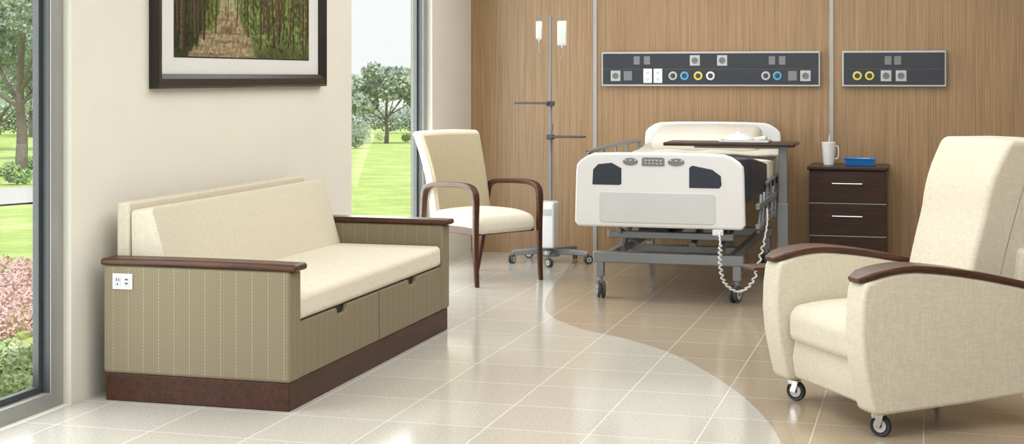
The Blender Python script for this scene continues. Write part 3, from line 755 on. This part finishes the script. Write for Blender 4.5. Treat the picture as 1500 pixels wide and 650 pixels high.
def shrub(px,D,w,h,seed,matn='leafB',lab='rounded clipped green shrub on the lawn',n=1400,s=.05,nm='garden_shrub',cat='shrub',dz=0):
    rnd=random.Random(seed); x,y=w2(px,D); z=gz(x,y)+dz; mb=MB()
    bl_=[((rnd.uniform(-w/2,w/2)*.8,rnd.uniform(-.3,.3)*min(w,2),h*rnd.uniform(.3,.6)),h*rnd.uniform(.35,.5),.9) for _ in range(max(5,int(w*4)))]
    bl_=[(c,min(r,c[2]),q) for c,r,q in bl_]
    leaves(mb,bl_,n,s,rnd); o=mb.obj(nm,matn,None,loc=(x,y,z),smooth=False); o.rotation_euler=(0,0,TH); top(o,lab,cat)
shrub(18,30,1.5,.5,11); shrub(62,38,1.0,.5,12); shrub(526,60,.55,1.3,13,'leafA','dark upright shrub on the far lawn'); shrub(-40,34,1.5,.6,14)
shrub(600,72,2.2,.55,15,'leafB',n=1500); shrub(540,77,3.0,.5,16,'leafC',n=1500)
for i,px in enumerate((440,540,640)): shrub(px,104,4.6,2.3,30+i,'leafF','distant shrub row with painted haze beyond the lawn',4200,.11)
for i,px in enumerate((-80,20,120)): shrub(px,96,4.2,2.4,50+i,'leafF','distant shrub row with painted haze beyond the lawn',4200,.11)
for i,(px,D) in enumerate(((-60,10.8),(-10,11.2),(15,10.2),(45,11.0),(80,11.6),(60,9.8),(-30,9.7),(10,12.0),(50,12.4))):
    shrub(px,D,.9,.30,70+i,'pink','clump of pale pink blossoms in the garden bed',1100,.018,'flower_clump','flowers')
for i,(px,D) in enumerate(((-40,8.4),(0,8.7),(35,8.3),(65,8.9),(20,7.9))):
    shrub(px,D,.8,.16,90+i,'leafC','low pale green ground cover by the window',1300,.016,'ground_cover','plant')

# ------------------------------------------------------------- lights
def area(n,loc,rot,sx_,sy_,e,c=(1,1,1)):
    l=bpy.data.lights.new(n,'AREA'); l.shape='RECTANGLE'; l.size=sx_; l.size_y=sy_; l.energy=e; l.color=c
    o=bpy.data.objects.new(n,l); bpy.context.collection.objects.link(o); o.location=loc; o.rotation_euler=rot; return o
area('overhead_fill',(-1.2,9.0,2.92),(0,0,0),3.6,4.5,112,(1,.985,.955))  # added soft fill from above, no fixture in view
area('overhead_fill',(-.6,4.2,2.92),(0,0,0),4.0,3.5,108,(1,.99,.965))  # second added overhead fill, nearer the camera
area('window_daylight',(-3.95,4.7,1.4),(0,math.radians(-90),0),2.5,2.4,80,(.97,.985,1))
area('window_daylight',(-3.95,10.25,1.4),(0,math.radians(-90),0),2.5,1.5,80,(.97,.985,1))
l=bpy.data.lights.new('sun','SUN'); l.energy=3.2; l.angle=math.radians(3); l.color=(1,.97,.92)
o=bpy.data.objects.new('sun',l); bpy.context.collection.objects.link(o); o.rotation_euler=(math.radians(28),math.radians(18),0); o.location=(5,-5,20)
w=bpy.data.worlds.new('world'); bpy.context.scene.world=w; w.use_nodes=True; nt=w.node_tree; bg=nt.nodes['Background']
tc=N(nt,'ShaderNodeTexCoord'); sp=N(nt,'ShaderNodeSeparateXYZ'); nt.links.new(tc.outputs['Generated'],sp.inputs[0])
col=ramp(nt,sp.outputs[2],[(0,(.96,.97,.98,1)),(.06,(.97,.985,1,1)),(.6,(.84,.91,1,1))]); nt.links.new(col,bg.inputs['Color']); bg.inputs['Strength'].default_value=1.08

# ------------------------------------------------------------- camera
cam=bpy.data.cameras.new('camera'); co=bpy.data.objects.new('camera',cam); bpy.context.collection.objects.link(co)
co.location=(0,0,CH); co.rotation_euler=(math.radians(90),0,TH)
cam.sensor_fit='HORIZONTAL'; cam.sensor_width=36; cam.lens=F/1500*36
cam.shift_x=0; cam.shift_y=-(325-HZ)/1500.0
cam.clip_end=400
bpy.context.scene.camera=co
bpy.context.scene.view_settings.view_transform='Standard'
